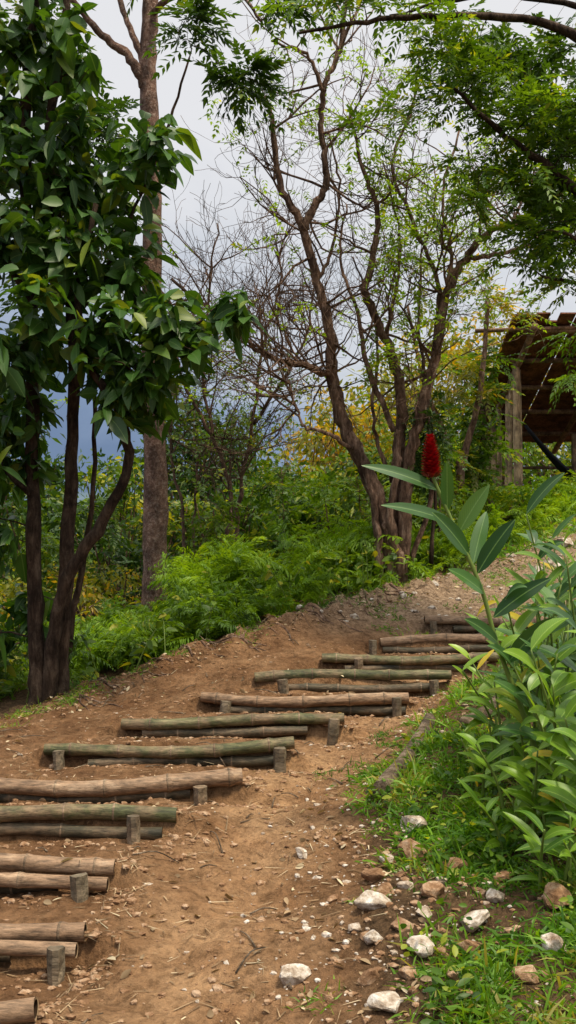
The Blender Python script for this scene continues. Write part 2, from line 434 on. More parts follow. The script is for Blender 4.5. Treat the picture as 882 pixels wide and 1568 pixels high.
def bamboo(name,a,b,r,mat,sag=.026):
    a=np.array(a,float);b=np.array(b,float);L=np.linalg.norm(b-a)
    ts=[0];R=[r*.97]; x=rng.uniform(.12,.3); k0=rng.uniform(-1,1); k1=rng.uniform(0,6); nd=[]
    while x<L-.05:
        nd.append(x/L)
        for o,f in ((-.03,1.0),(-.008,1.09),(0,1.02),(.008,1.12),(.03,1.0)):
            ts.append((x+o)/L);R.append(r*f)
        ts.append((x+.15)/L if x+.15<L-.04 else (x+.035)/L);R.append(r*rng.uniform(.90,.98))
        x+=rng.uniform(.25,.38)
    ts.append(1);R.append(r*.97)
    ts=np.array(ts);o=np.argsort(ts);ts=ts[o];fac=lambda t:(1+.14*(.5-t)*k0); R=np.array(R)[o]*fac(ts)
    def pos(t):
        t=np.atleast_1d(t); P=a+(b-a)*t[:,None]; P[:,2]+=np.sin(t*np.pi)*sag*k0+np.sin(t*7+k1)*.009; P[:,1]+=np.sin(t*np.pi)*sag*k0*1.5+np.sin(t*5+k1)*.012; return P
    P=pos(ts)
    acc=MeshAcc(); acc.tube(P,R,18,False,.014); obs=[]
    obs.append(acc.build(name,mat))
    ac=MeshAcc()
    for t in nd:
        tt=np.array([t-.006/L,t-.002/L,t+.002/L,t+.006/L]); ac.tube(pos(tt),np.array([1.09,1.15,1.15,1.09])*r*fac(t),18,False)
    if nd: obs.append(ac.build(name+'_nodes',M_node))
    ac1=MeshAcc();ac2=MeshAcc()
    for e,s in ((0,1),(-1,-1)):
        T=nrm(b-a)*s
        ac1.tube([P[e]-T*.001,P[e]+T*.0012],[R[e]*1.0,R[e]*.78],18,False)
        ac2.tube([P[e]+T*.0005,P[e]+T*.045],[R[e]*.78,R[e]*.74],18,True); ac2.f.pop(-2)
    obs.append(ac1.build(name+'_rim',M_rim,None,False)); obs.append(ac2.build(name+'_hollow',M_cut)); return obs
for i,(xl,xr,Y,z,stk,tone) in enumerate(STEPS):
    loc=((xl+xr)/2,Y,z); e=empty('bamboo_step',loc); obs=[]
    tl=rng.uniform(-.022,.016); r=rng.uniform(.039,.048) if i not in(0,1,2) else .039; yt=rng.uniform(-.05,.05)
    mt=BM_g if tone>.5 else BM_t
    obs+=bamboo('upper_log',(xl,Y+yt,z+tl),(xr,Y-yt*.5,z-tl),r,mt)
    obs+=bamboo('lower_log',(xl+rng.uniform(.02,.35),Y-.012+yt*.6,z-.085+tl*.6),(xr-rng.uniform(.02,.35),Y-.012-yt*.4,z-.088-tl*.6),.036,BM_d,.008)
    if i in (1,2): obs+=bamboo('front_log',(xl+.05,Y-.078,z-.045+tl),(xr-.02,Y-.080,z-.05-tl),.032,BM_t,.01)
    for j,sx in enumerate(stk):
        a=MeshAcc(); h0=g1(sx,Y-.12); top=z+rng.uniform(-.015,.03); yy=Y-.10 if i not in(1,2) else Y-.152
        rr=rng.uniform(.032,.040); k=8; zz=np.linspace(h0-.15,top,k); ln=rng.normal()*.06
        P=np.stack([sx+ln*(zz-h0),np.full(k,yy)+rng.normal()*.05*(zz-h0),zz],-1)
        a.tube(P,np.full(k,rr)*np.linspace(.92,1.05,k),9,True,.08)
        obs.append(a.build('stake_%d'%(j+1),M_stake,None,False))
    adopt(e,obs,loc)
def fallen(name,a,b,r):
    P=smooth_line([a,tuple((np.array(a)+np.array(b))/2+np.array([.03,0,.015])),b],6)
    for p in P: p[2]=g1(p[0],p[1])+r*.8
    P[:,2]=np.linspace(P[0,2],P[-1,2],len(P))*.7+P[:,2]*.3
    a_=MeshAcc(); a_.tube(P,np.linspace(r*1.05,r*.85,len(P))*(1+.05*rng.normal(size=len(P))),12,True,.05); a_.build(name,B_log)
fallen('fallen_log',(.50,5.45,0),(.98,6.9,0),.05)
fallen('fallen_log',(1.15,6.5,0),(1.55,7.15,0),.04)

# ---------------------------------------------------------------- stones / gravel
def stone_mat(name,a,b,c):
    m,nt=newmat(name); q=N(nt); g=q.n('ShaderNodeNewGeometry')
    n1=q.noise(g.outputs['Position'],16,8,.7); n2=q.noise(g.outputs['Position'],60,6,.7)
    col=q.ramp(n1,[(.36,a),(.5,b),(.62,c)])
    q.out(q.bsdf(col,.9,.2,n2,.8,.015)); return m
S_w=stone_mat('limestone',(.20,.13,.08),(.44,.36,.28),(.70,.65,.58))
S_o=stone_mat('ochre_stone',(.14,.07,.033),(.28,.16,.085),(.46,.32,.21))
def ico(sub):
    bm=bmesh.new(); bmesh.ops.create_icosphere(bm,subdivisions=sub,radius=1); bm.verts.ensure_lookup_table()
    v=np.array([x.co[:] for x in bm.verts]); f=[tuple(w.index for w in x.verts) for x in bm.faces]; bm.free(); return v,f
I1=ico(1);I3=ico(3)
def rockverts(V,n=9,rough=.03):
    V=V.copy()
    for _ in range(n):
        d=randdir(1)[0]; h=rng.uniform(.5,.85); t=V@d
        V=V-np.outer(np.maximum(0,t-h),d)
    V*=1+rough*rng.normal(size=(len(V),1)); return V
def stone(x,y,s,mat,flat=.7,name='stone'):
    a=MeshAcc(); v=rockverts(I3[0],13,.022)*np.array([s*rng.uniform(.9,1.35),s*rng.uniform(.8,1.1),s*flat*rng.uniform(.75,1.2)])
    t=rng.uniform(0,6.28); tl=rng.normal()*.3; R=np.array([[math.cos(t),-math.sin(t),0],[math.sin(t),math.cos(t),0],[0,0,1]])@np.array([[1,0,0],[0,math.cos(tl),-math.sin(tl)],[0,math.sin(tl),math.cos(tl)]])
    v=v@R.T+np.array([x,y,g1(x,y)+s*flat*.35]); a.add(v,I3[1]); a.build(name,mat,None,False)
for x,y,s,mt in [(.36,4.22,.068,S_w),(.76,4.05,.075,S_w),(.63,5.0,.075,S_w),(.02,3.78,.055,S_w),(.51,3.82,.058,S_w),(.07,4.9,.045,S_w),
  (.46,4.0,.055,S_o),(.62,4.25,.06,S_o),(.75,4.55,.07,S_o),(.40,4.55,.055,S_o),(1.12,4.1,.09,S_o),(.62,3.62,.055,S_o),(1.0,3.75,.06,S_w),
  (.27,4.08,.035,S_w),(.48,4.75,.045,S_w),(.30,3.7,.05,S_o),(.20,4.45,.035,S_o),(.88,4.2,.045,S_w),(.35,3.52,.055,S_w),(.95,4.4,.045,S_o),(.52,4.4,.042,S_w),
  (.60,4.75,.085,S_o),(.34,3.95,.045,S_w),(.44,3.66,.04,S_o),(.7,3.85,.05,S_o),(.56,4.1,.035,S_w),(.15,3.62,.03,S_o),(.85,3.6,.06,S_o),(.42,4.35,.05,S_o),(.68,4.4,.04,S_w),
  (2.9,11.6,.10,S_w),(3.3,12.4,.14,S_w),(3.0,12.0,.08,S_w),(3.6,13.0,.16,S_w),(2.6,11.3,.09,S_w)]:
    stone(x,y,s,mt)
def gravel(name,P,mat,smin,smax):
    V=[];F=[];c=0; z=G(P[:,0],P[:,1])
    for (x,y),h in zip(P,z):
        s=smin+(smax-smin)*rng.random()**3
        v=I1[0]*(1+.2*rng.normal(size=(len(I1[0]),1)))*s*np.array([rng.uniform(.8,1.4),rng.uniform(.8,1.3),rng.uniform(.5,.8)])+np.array([x,y,h+s*.12])
        V.append(v); F.extend([(a+c,b+c,d+c) for a,b,d in I1[1]]); c+=len(v)
    me=bpy.data.meshes.new(name); me.from_pydata(np.concatenate(V).tolist(),[],F); me.materials.append(mat); me.update()
    link(bpy.data.objects.new(name,me))
def f_edge(n):
    y=3.2+rng.random(n)**1.4*7; x=xr_(y)+rng.normal(size=n)*.28+.05; return np.stack([x,y],-1)
def f_rock(n):
    y=rng.uniform(3.2,5.2,n); x=rng.normal(size=n)*.35+.5; return np.stack([x,y],-1)
def f_all(n):
    y=3.2+6.3*rng.random(n)**1.3; x=xl_(y)+(xr_(y)-xl_(y))*rng.random(n); return np.stack([x,y],-1)
def f_step(n):
    i=rng.integers(0,len(STEPS),n); S=np.array([s[:3] for s in STEPS])[i]
    return np.stack([S[:,1]+np.abs(rng.normal(size=n))*.12-.03,S[:,2]-.05+rng.normal(size=n)*.14],-1)
def f_front(n):
    i=rng.integers(0,len(STEPS),n); S=np.array([s[:3] for s in STEPS])[i]
    return np.stack([S[:,0]+(S[:,1]-S[:,0])*rng.random(n),S[:,2]-.08-np.abs(rng.normal(size=n))*.06],-1)
def f_bank(n):
    y=rng.uniform(8.0,13.5,n); x=xl_(y)+np.abs(rng.normal(size=n))*.35; return np.stack([x,y],-1)
def f_top(n):
    y=rng.uniform(10,14.5,n); x=xl_(y)+(xr_(y)+.5-xl_(y))*rng.random(n); return np.stack([x,y],-1)
gravel('gravel',np.concatenate([f_edge(420),f_rock(300),f_all(70)]),S_w,.004,.018)
gravel('earth_clods',np.concatenate([f_all(2600),f_step(1600),f_front(1500),f_bank(1200),f_rock(900)]),S_o,.003,.021)
gravel('rubble',f_top(330),S_w,.01,.055)
lit=LeafAcc(TBL)
P=np.concatenate([f_all(1300),f_step(360),f_edge(350),f_bank(500)]); z=G(P[:,0],P[:,1])+.006; n=len(P)
lit.add(np.c_[P,z],randdir(n,0,.12),np.array([0,0,1.]),rng.uniform(.02,.13,n),rng.uniform(.003,.008,n),0,.1)
lit.build('dry_straw',M_dry)
lit=LeafAcc(TB); P=np.concatenate([f_all(320),f_bank(700),f_edge(200)]); n=len(P)
lit.add(np.c_[P,G(P[:,0],P[:,1])+.008],randdir(n,0,.25),randdir(n,1.2,.4),rng.uniform(.02,.07,n),rng.uniform(.01,.03,n),.1,.4)
lit.build('fallen_leaves',M_dry)
a=MeshAcc()
for _ in range(190):
    p=(f_all(1) if rng.random()<.55 else f_bank(1))[0]; t=rng.uniform(0,3.14); L=rng.uniform(.05,.25)
    q0=p+np.array([math.cos(t),math.sin(t)*.8])*L; pts=[(p[0],p[1],g1(*p)+.008),((p[0]+q0[0])/2,(p[1]+q0[1])/2+.01,max(g1(*p),g1(*q0))+.012),(q0[0],q0[1],g1(*q0)+.008)]
    a.tube(smooth_line(pts,3),np.linspace(.0045,.0025,7),5)
a.build('fallen_twigs',B_log)
a=MeshAcc()
for _ in range(40):
    y=rng.uniform(8.4,11.5); x=float(xl_(y))+rng.uniform(-.1,.35); p=np.array([x,y]); d=np.array([rng.uniform(.3,1),rng.uniform(-1,-.1)])*rng.uniform(.05,.1); pts=[]
    for j in range(7):
        pts.append((p[0],p[1],g1(p[0],p[1])+.006*(j%2))); p=p+d+rng.normal(size=2)*.025
    a.tube(smooth_line(pts,3),np.linspace(.014,.004,19),6)
a.build('exposed_roots',B_mid)

# ---------------------------------------------------------------- grass & weeds
gr=LeafAcc(TBL)
def scatter_grass(P,lmin,lmax,w=.006,lean=.55):
    z=G(P[:,0],P[:,1]); m=len(P)
    D=randdir(m,.9,.5); D[:,:2]*=lean*1.6
    cl=np.clip(.5+vnoise(P[:,0],P[:,1],3.3,55)*.9+rng.normal(size=m)*.25,0,1)
    gr.add(np.c_[P,z-.005],D,randdir(m,.2,.3),rng.uniform(lmin,lmax,m),w*rng.uniform(.7,1.4,m),rng.uniform(.2,.8,m),.2,cl)
def f_bankgrass(n,rockk=.7):
    y=3.0+6.5*rng.random(n*2)**1.25; x=xr_(y)+rng.random(n*2)**.9*(.6+.26*y)
    off=x-xr_(y)
    dens=sstep(.0,.42,off+vnoise(x,y,3,31)*.8)*(.18+.82*sstep(-.15,.12,vnoise(x,y,3.2,32)))
    rockz=np.exp(-((x-.45)/.42)**2-((y-4.1)/.75)**2)
    dens=dens*(1-rockk*rockz)
    k=rng.random(n*2)<dens
    return np.stack([x,y],-1)[k]
def tufts(cs,n,s): i=rng.integers(0,len(cs),n); return cs[i]+rng.normal(size=(n,2))*s
scatter_grass(f_bankgrass(42000),.035,.10,.008)
scatter_grass(tufts(f_bankgrass(460,.8),19000,.05),.08,.22,.011)
scatter_grass(tufts(f_edge(34),2600,.045),.03,.09,.006)
y=rng.uniform(7.0,12.5,60); scatter_grass(tufts(np.stack([xl_(y)+rng.normal(size=60)*.2,y],-1),4500,.07),.04,.13,.007)
y=rng.uniform(10.2,14,60); scatter_grass(tufts(f_top(60),4500,.09),.04,.12,.009)
y=rng.uniform(12.5,18,14000); x=rng.uniform(2.3,6.5,14000); k=(x<xl_(y)+.3)|(x>xr_(y)-.2)|(y>14.8)
scatter_grass(np.stack([x,y],-1)[k],.1,.35,.018)
gr.build('grass',M_grass)
wd=LeafAcc(TB)
for p in f_bankgrass(680,.4):
    k=rng.integers(4,9); h=g1(p[0],p[1])+rng.uniform(.01,.08); s=rng.uniform(.6,1.3)
    wd.add(np.tile([p[0],p[1],h],(k,1))+rng.normal(size=(k,3))*.025,randdir(k,.35,.4),randdir(k,1.5,.3),rng.uniform(.02,.06,k)*s,rng.uniform(.012,.03,k)*s,.2,.25)
wd.build('weeds',M_near)

# ---------------------------------------------------------------- ferns
def fern_mass(name,pos,lmin,lmax,mat,per=7,pairs=17,hi=.12):
    acc=LeafAcc(T4); m=len(pos); z=G(pos[:,0],pos[:,1])
    H=rng.random(m)**1.5*hi; sc=rng.uniform(.6,1.25,m)
    B=np.repeat(np.c_[pos,z+H],per,0); n=len(B); B=B+rng.normal(size=(n,3))*np.array([.05,.05,.03])
    D=randdir(n,.75,.6); L=rng.uniform(lmin,lmax,n)*np.repeat(sc,per); S=nrm(np.cross(D,randdir(n,1,.3))); R0=np.repeat(rng.random(m),per)*.6+rng.random(n)*.4
    dr=rng.uniform(.2,.7,n)
    for j in range(pairs):
        u=.12+.88*j/(pairs-1); pos_=B+D*(L*u)[:,None]; pos_[:,2]-=L*dr*u*u
        T=D.copy(); T[:,2]-=2*dr*u; T=nrm(T)
        w=math.sin(math.pi*min(1,(u*.85+.12)))**.8
        for sd in(-1,1):
            dd=S*sd+T*.5+rng.normal(size=(n,3))*.2
            acc.add(pos_,dd,np.array([0,0,1.])+rng.normal(size=(n,3))*.35,L*.26*w*rng.uniform(.7,1.2,n),L*.045,.3,.2,np.clip(R0*.7+rng.random(n)*.3,0,1))
    return acc.build(name,mat)
def rejfern(n,y0,y1,x0,x1,f,th=-.2):
    y=rng.uniform(y0,y1,n*4); x=rng.uniform(x0,x1,n*4); k=f(x,y)&(vnoise(x,y,1.2,77)>th); return np.stack([x,y],-1)[k][:n]
fern_mass('fern_undergrowth',rejfern(400,9.6,14.5,-2.6,2.2,lambda x,y:x<xl_(y)-.05+vnoise(x,y,3,41)*.3),.22,.42,M_fern,hi=.35)
fern_mass('fern_undergrowth',rejfern(190,10.8,13.5,-1.3,1.2,lambda x,y:x<xl_(y)-.3,-.1),.3,.55,M_fern,hi=.75)
fern_mass('fern_undergrowth',rejfern(230,12.4,17,1.6,6.2,lambda x,y:(x<xl_(y)-.05)|(x>xr_(y)+.1)|(y>15)),.25,.5,M_fern,hi=.4)
fern_mass('fern_undergrowth',rejfern(190,8.9,12.3,-3.6,-.2,lambda x,y:x<xl_(y)-.15),.25,.45,M_near,hi=.4)
fern_mass('fern_undergrowth',rejfern(230,14,19,-7,2.5,lambda x,y:x<99),.5,1.0,M_mid,6,11,.6)
wd=LeafAcc(TB); st=MeshAcc()
for p in rejfern(230,8.8,14.5,-3.4,2.4,lambda x,y:x<xl_(y)-.02,-.5):
    z0=g1(p[0],p[1]); hh=rng.uniform(.15,.65); ln=rng.normal(size=2)*.15
    S=smooth_line([(p[0],p[1],z0-.02),(p[0]+ln[0]*.4,p[1]+ln[1]*.4,z0+hh*.5),(p[0]+ln[0],p[1]+ln[1],z0+hh)],5); st.tube(S,np.linspace(.006,.003,len(S)),4,False)
    k=rng.integers(8,18); j=rng.integers(3,len(S),k); L=rng.uniform(.06,.14,k)
    wd.add(S[j]+rng.normal(size=(k,3))*.01,randdir(k,.25,.5),randdir(k,1.2,.4),L,L*.5,.3,.2)
loc=(0,12,1); e=empty('undergrowth',loc); adopt(e,[wd.build('leaves',M_mid),st.build('stems',M_stem)],loc)

# ---------------------------------------------------------------- broadleaf tree (left foreground)
def broad_leaves(acc,P,n,lmin,lmax):
    for p in P:
        k=rng.integers(n-2,n+3); D=randdir(k,-.15,.55); L=rng.uniform(lmin,lmax,k)
        acc.add(p+rng.normal(size=(k,3))*.06,D,randdir(k,1.0,.6)+np.array([.1,-.2,0]),L,L*rng.uniform(.45,.62,k),rng.uniform(.2,.65,k),.25)
loc=(-2.1,8.5,.3); e=empty('broadleaf_tree',loc); t=Tree(); Yt=8.5
t.limb([(-2.14,Yt,.1),(-2.13,Yt,.6),(-2.16,Yt,1.4),(-2.19,Yt+.05,2.5),(-2.21,Yt+.05,3.9),(-2.24,Yt,5.3),(-2.15,Yt,6.6),(-2.1,Yt,7.6)],.085,.03,flare=.5)
t.limb([(-1.98,Yt+.1,.1),(-1.98,Yt+.1,.5),(-1.92,Yt+.1,1.4),(-1.88,Yt+.15,2.5),(-1.86,Yt+.1,3.7),(-2.05,Yt,5.0),(-1.95,Yt,5.9),(-1.8,Yt,7.)],.085,.025,flare=.5)
t.limb([(-2.02,Yt-.05,.15),(-2.01,Yt-.05,.8),(-1.86,Yt-.1,1.48),(-1.55,Yt-.15,1.96),(-1.33,Yt-.2,2.45),(-1.42,Yt-.25,2.92),(-1.66,Yt-.2,3.28),(-1.75,Yt-.2,3.9),(-1.6,Yt-.2,4.6)],.07,.022)
t.limb([(-2.05,Yt+.2,.1),(-1.9,Yt+.35,1.2),(-1.72,Yt+.3,2.3),(-1.7,Yt+.3,3.6)],.04,.015)
t.limb([(-2.19,Yt,2.2),(-2.4,Yt-.1,2.4),(-2.7,Yt-.2,2.7)],.035,.015)
t.limb([(-1.42,Yt-.25,2.92),(-1.2,Yt-.35,3.2),(-.85,Yt-.4,3.5),(-.5,Yt-.4,3.68)],.022,.008)
t.limb([(-1.86,Yt+.1,3.7),(-1.5,Yt,4.2),(-1.2,Yt-.1,4.8),(-1.05,Yt-.1,5.15)],.025,.008)
t.limb([(-2.21,Yt,3.9),(-2.6,Yt,4.5),(-2.9,Yt,5.3)],.03,.01)
la=LeafAcc(TB)
cl=[((-2.2,8.5,6.1),.55,26),((-2.35,8.5,5.3),.5,26),((-1.9,8.4,4.58),.5,28),((-1.07,8.3,5.02),.26,11),((-1.29,8.3,4.15),.36,15),((-1.62,8.4,4.85),.4,15),
 ((-2.3,8.4,3.3),.45,24),((-1.4,8.2,3.42),.42,23),((-.9,8.1,3.45),.30,15),((-.48,8.1,3.62),.14,5),((-2.45,8.4,2.6),.38,19),((-1.35,8.2,2.95),.2,8),((-1.12,8.1,3.05),.24,10),
 ((-2.6,8.5,4.4),.45,22),((-2.55,8.3,1.9),.28,10),((-1.8,8.4,5.5),.4,10),((-1.95,8.2,3.9),.4,16),((-2.5,9,1.1),.3,8)]
for c,r,n in cl:
    for p in sorted(pts_in(c,(r,.5,r),n).tolist(),key=lambda p:np.linalg.norm(np.array(p)-np.array((-2,8.5,3)))):
        W=t.twig_to(np.array(p)); broad_leaves(la,[W[-1],W[-1],W[-2]],4,.09,.25)
def fin(e,tr,la,bark,leafm,loc):
    adopt(e,[tr.acc.build('trunk_and_branches',bark)]+([la.build('foliage',leafm)] if la is not None else []),loc)
fin(e,t,la,B_dark,M_broad,loc)

def compound(tr,clumps,acc,nspray,RL,pairs,ll,lw,core,droop=.35):
    for c,r,n in clumps:
        for p in sorted(pts_in(c,r,n).tolist(),key=lambda p:np.linalg.norm(np.array(p)-core)):
            W=tr.twig_to(np.array(p)); k=nspray
            j=rng.integers(max(0,len(W)-3),len(W),k)
            out=nrm(W[-1]-W[0]); D=randdir(k,.1,.5)+out*.7
            sprays(acc,W[j]+rng.normal(size=(k,3))*.02,D,rng.uniform(.7,1.2,k)*RL,pairs,ll,lw,droop)

loc=(-1.67,12.5,.7); e=empty('tall_tree',loc); t=Tree(); Yt=12.5
t.limb([(-1.66,Yt,.4),(-1.67,Yt,1.2),(-1.67,Yt,2.9),(-1.71,Yt,4.6),(-1.70,Yt,6.2),(-1.76,Yt,7.7),(-1.72,Yt,8.7),(-1.66,Yt,10.2)],.165,.08,18,8,.006,rough=.03,flare=.2)
t.limb([(-1.76,Yt,7.55),(-1.96,Yt-.1,7.9),(-2.2,Yt-.2,8.06),(-2.5,Yt-.4,8.3),(-3,Yt-.7,8.9)],.07,.03)
t.limb([(-1.76,Yt,7.8),(-1.95,Yt,8.25),(-2.15,Yt+.1,8.8),(-2.3,Yt+.1,9.6)],.05,.03)
t.limb([(-1.72,Yt,8.5),(-1.2,Yt-.8,8.4),(-.6,Yt-1.4,8.0),(-.3,Yt-1.5,7.6)],.045,.014)
t.limb([(-1.72,Yt,6.4),(-1.5,Yt-.3,6.9),(-1.15,Yt-.9,7.5)],.03,.012)
t.limb([(-1.69,Yt,5.2),(-2.1,Yt-.3,5.8),(-2.5,Yt-.5,6.5)],.035,.012)
la=LeafAcc(T4)
compound(t,[((-1.09,11,7.6),(.34,.5,.25),12),((-.52,11,6.95),(.42,.4,.16),14),((-2.2,11.6,6.7),(.5,.5,.5),20),((-2.7,11.5,7.6),(.5,.5,.4),15),((-.1,11,7.8),(.5,.5,.15),8),
  ((-2.9,11.8,6.0),(.5,.6,.5),18),((-2.3,11.8,5.7),(.3,.5,.4),12),((-3,12,5),(.5,.5,.5),12),((-2.1,11.8,9.0),(.5,.6,.3),8)],la,5,.36,6,.13,.05,np.array([-1.7,12.5,7]))
fin(e,t,la,B_tall,M_dark,loc)

# gnarled multi-stem tree
loc=(1.25,12,1.2); e=empty('gnarled_tree',loc); t=Tree(); Y=12.
stems=[
 ([(1.27,Y,1.0),(1.25,Y,1.4),(1.24,Y,1.75),(1.16,Y,2.2),(.94,Y,2.73),(.66,Y+.1,3.36),(.53,Y+.1,3.99),(.50,Y,4.39),(.35,Y,5.02),(.17,Y-.1,5.65),(-.09,Y-.1,6.12),(-.18,Y-.2,6.83),(-.28,Y-.2,7.14)],.13,.02),
 ([(.17,Y-.1,5.6),(.33,Y-.1,5.9),(.46,Y-.1,6.16),(.41,Y-.1,6.75),(.44,Y-.2,7.3),(.62,Y-.2,7.7),(.72,Y-.2,8.6)],.05,.022),
 ([(.44,Y-.2,7.2),(.2,Y-.3,7.6),(-.2,Y-.3,7.75)],.03,.012),
 ([(1.32,Y+.05,1.1),(1.30,Y+.1,2.0),(1.34,Y+.1,2.89),(1.36,Y,3.68),(1.17,Y,4.31),(.94,Y,4.86),(1.03,Y,5.33),(1.07,Y,5.88),(.9,Y,6.35),(.75,Y,7.0)],.09,.014),
 ([(1.36,Y-.05,1.3),(1.42,Y-.05,2.58),(1.57,Y-.1,3.36),(1.76,Y-.1,4.07),(1.88,Y-.1,4.78),(2.12,Y-.1,5.25),(2.43,Y-.2,5.57),(2.83,Y-.2,5.68),(3.3,Y-.2,6.1)],.08,.028),
 ([(1.76,Y-.1,4.2),(1.80,Y,5.0),(1.5,Y,5.75),(1.25,Y,6.43),(1.5,Y,7.1),(1.6,Y,7.8)],.035,.012),
 ([(1.28,Y,3.2),(.94,Y-.15,3.99),(.82,Y-.15,4.6),(.62,Y-.1,5.25),(.7,Y-.1,5.9)],.04,.01),
 ([(.82,Y,2.95),(.5,Y-.3,3.12),(.2,Y-.4,3.2),(.1,Y-.4,3.4),(0.02,Y-.4,3.7)],.03,.01),
 ([(.53,Y+.1,3.9),(.1,Y-.1,4.0),(-.32,Y-.2,4.11),(-.87,Y-.4,4.54),(-1.35,Y-.5,4.9)],.04,.015),
 ([(1.88,Y-.1,4.7),(1.95,Y-.1,5.3),(1.85,Y-.1,6.0),(2.05,Y-.1,6.8)],.03,.012),
 ([(2.12,Y-.1,5.25),(2.5,Y-.1,5.3),(2.9,Y-.1,5.4),(3.2,Y-.1,5.35)],.035,.015),
 ([(.35,Y,5.0),(.55,Y+.2,5.5),(.62,Y+.2,6.2),(.5,Y+.2,6.9)],.025,.01),
 ([(1.17,Y,4.3),(1.3,Y+.1,4.9),(1.35,Y+.1,5.6),(1.15,Y+.1,6.5)],.03,.01),
 ([(1.5,Y+.1,1.6),(1.75,Y+.1,2.5),(1.7,Y+.2,3.6),(1.6,Y+.2,4.8),(1.7,Y+.2,5.8)],.035,.01),
 ([(1.28,Y+.2,2.6),(1.05,Y+.3,3.4),(1.1,Y+.3,4.4),(.8,Y+.3,5.4)],.03,.01),
 ([(1.25,Y-.12,1.15),(1.1,Y-.15,1.5),(1.05,Y-.1,2.2),(.9,Y-.1,2.8)],.07,.03),
 ([(1.2,Y-.1,1.1),(1.33,Y-.13,1.6),(1.22,Y-.12,2.1),(1.30,Y-.1,2.7),(1.33,Y-.05,3.2)],.06,.03)]
tips=[]
for i,s in enumerate(stems): t.limb(s[0],s[1],s[2],14,7,.010,rough=.08,flare=.45 if i in(0,3) else 0)
nodes=np.array(t.nodes)
cand=[i for i in range(len(nodes)) if nodes[i,2]>3.6]
for i in rng.choice(cand,104,replace=True):
    t.bare(nodes[i],randdir(1,.45,.8)[0]*np.array([1,.6,1]),min(t.rad[i]*.6,.018),rng.uniform(.6,1.3),2,.3,tips)
for i in rng.choice([i for i in range(len(nodes)) if nodes[i,0]<.55 and 3.2<nodes[i,2]<5.6],30,replace=True):
    t.bare(nodes[i],nrm(np.array([[-.7,rng.normal()*.5,rng.uniform(-.5,1.)]]))[0],.014,rng.uniform(.8,1.4),2,.15,tips)
la=LeafAcc(T4)
T_=np.array([p for p,d in tips if rng.random()<.30*(1 if (p[0]>1.0 and p[2]<6.6) else .45 if p[2]>6.4 else .15)])
n=len(T_)
for k in range(3): sprays(la,T_+rng.normal(size=(n,3))*.04,randdir(n,.1,.6),.18,4,.07,.034)
fin(e,t,la,B_mid,M_fern,loc)

loc=(-.84,14,1.2); e=empty('bare_tree',loc); t=Tree(); Y=14
for s,r in [([(-.84,Y,1.0),(-.86,Y,1.8),(-.80,Y,2.6),(-1.05,Y,3.4),(-1.2,Y,4.3),(-1.1,Y,5.6),(-1.0,Y,6.4)],.045),
            ([(-.8,Y+.2,1.0),(-.72,Y+.2,2.4),(-.5,Y+.2,3.6),(-.35,Y+.2,4.8),(-.1,Y+.2,5.6),(-.2,Y+.2,6.3)],.04),
            ([(-.5,Y+.2,3.6),(0,Y,4.3),(.3,Y,5.0),(.4,Y,5.9)],.03),
            ([(-1.05,Y,3.4),(-1.5,Y,4.2),(-1.6,Y,5.2)],.03),
            ([(-1.3,Y+.3,.9),(-1.35,Y+.3,2.2),(-1.25,Y+.3,3.3)],.03),([(-1.6,Y+.3,.9),(-1.5,Y+.3,2.2),(-1.7,Y+.3,3.3),(-1.6,Y+.3,4.0)],.03)]:
    t.limb(s,r,.01,8,6,.015)
nodes=np.array(t.nodes); tips=[]
for i in rng.choice([i for i in range(len(nodes)) if nodes[i,2]>2.4],100,replace=True):
    t.bare(nodes[i],randdir(1,.5,.8)[0],.013,rng.uniform(.6,1.2),2,.3,tips)
la=LeafAcc(T4); T_=np.array([p for p,d in tips if p[2]<4.6 and rng.random()<.3]); sprays(la,T_,randdir(len(T_),.1,.6),.2,4,.08,.04)
fin(e,t,la,B_bare,M_mid,loc)

# overhanging tree on the right (trunk beyond the right edge)
loc=(4.3,9.3,1.3); e=empty('overhanging_tree',loc); t=Tree()
t.limb([(4.3,9.3,1.0),(4.25,9.3,2.6),(4.0,9.2,4.2),(3.9,9.2,6),(3.8,9.2,7.8)],.17,.06,14)
t.limb([(4.05,9.2,4.0),(3.3,9.1,4.6),(2.62,9.0,4.98),(2.2,9.0,5.3),(1.92,9.0,5.52),(1.5,9,5.9)],.07,.016)
t.limb([(3.95,9.2,5.0),(3.2,9.,5.9),(2.4,8.9,6.4),(1.5,8.9,6.5),(.7,8.9,6.45),(.1,8.9,6.35)],.06,.012)
t.limb([(4.1,9.2,3.4),(3.4,9.,3.9),(2.8,9,4.1),(2.3,9,4.2)],.045,.012)
t.limb([(3.2,9.05,4.7),(2.8,8.8,4.4),(2.4,8.7,4.5)],.035,.012)
t.limb([(3.9,9.2,6),(3,9.6,6.9),(2,9.8,7.2),(1,9.8,7.)],.05,.012)
t.limb([(3.3,9.1,4.6),(2.7,9.3,5.5),(2.2,9.3,6.0)],.035,.01)
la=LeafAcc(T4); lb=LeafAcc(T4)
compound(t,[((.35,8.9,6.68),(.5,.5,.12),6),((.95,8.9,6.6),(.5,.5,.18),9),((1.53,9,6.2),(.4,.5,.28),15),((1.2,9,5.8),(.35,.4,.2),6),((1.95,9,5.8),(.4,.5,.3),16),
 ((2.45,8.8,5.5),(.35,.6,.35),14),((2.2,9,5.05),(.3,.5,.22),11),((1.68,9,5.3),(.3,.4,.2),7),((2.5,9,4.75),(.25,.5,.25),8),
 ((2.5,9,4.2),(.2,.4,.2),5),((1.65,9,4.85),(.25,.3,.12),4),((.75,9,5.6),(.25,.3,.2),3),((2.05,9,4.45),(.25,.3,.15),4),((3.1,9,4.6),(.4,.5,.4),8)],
 la,6,.30,7,.085,.034,np.array([4,9.2,5]))
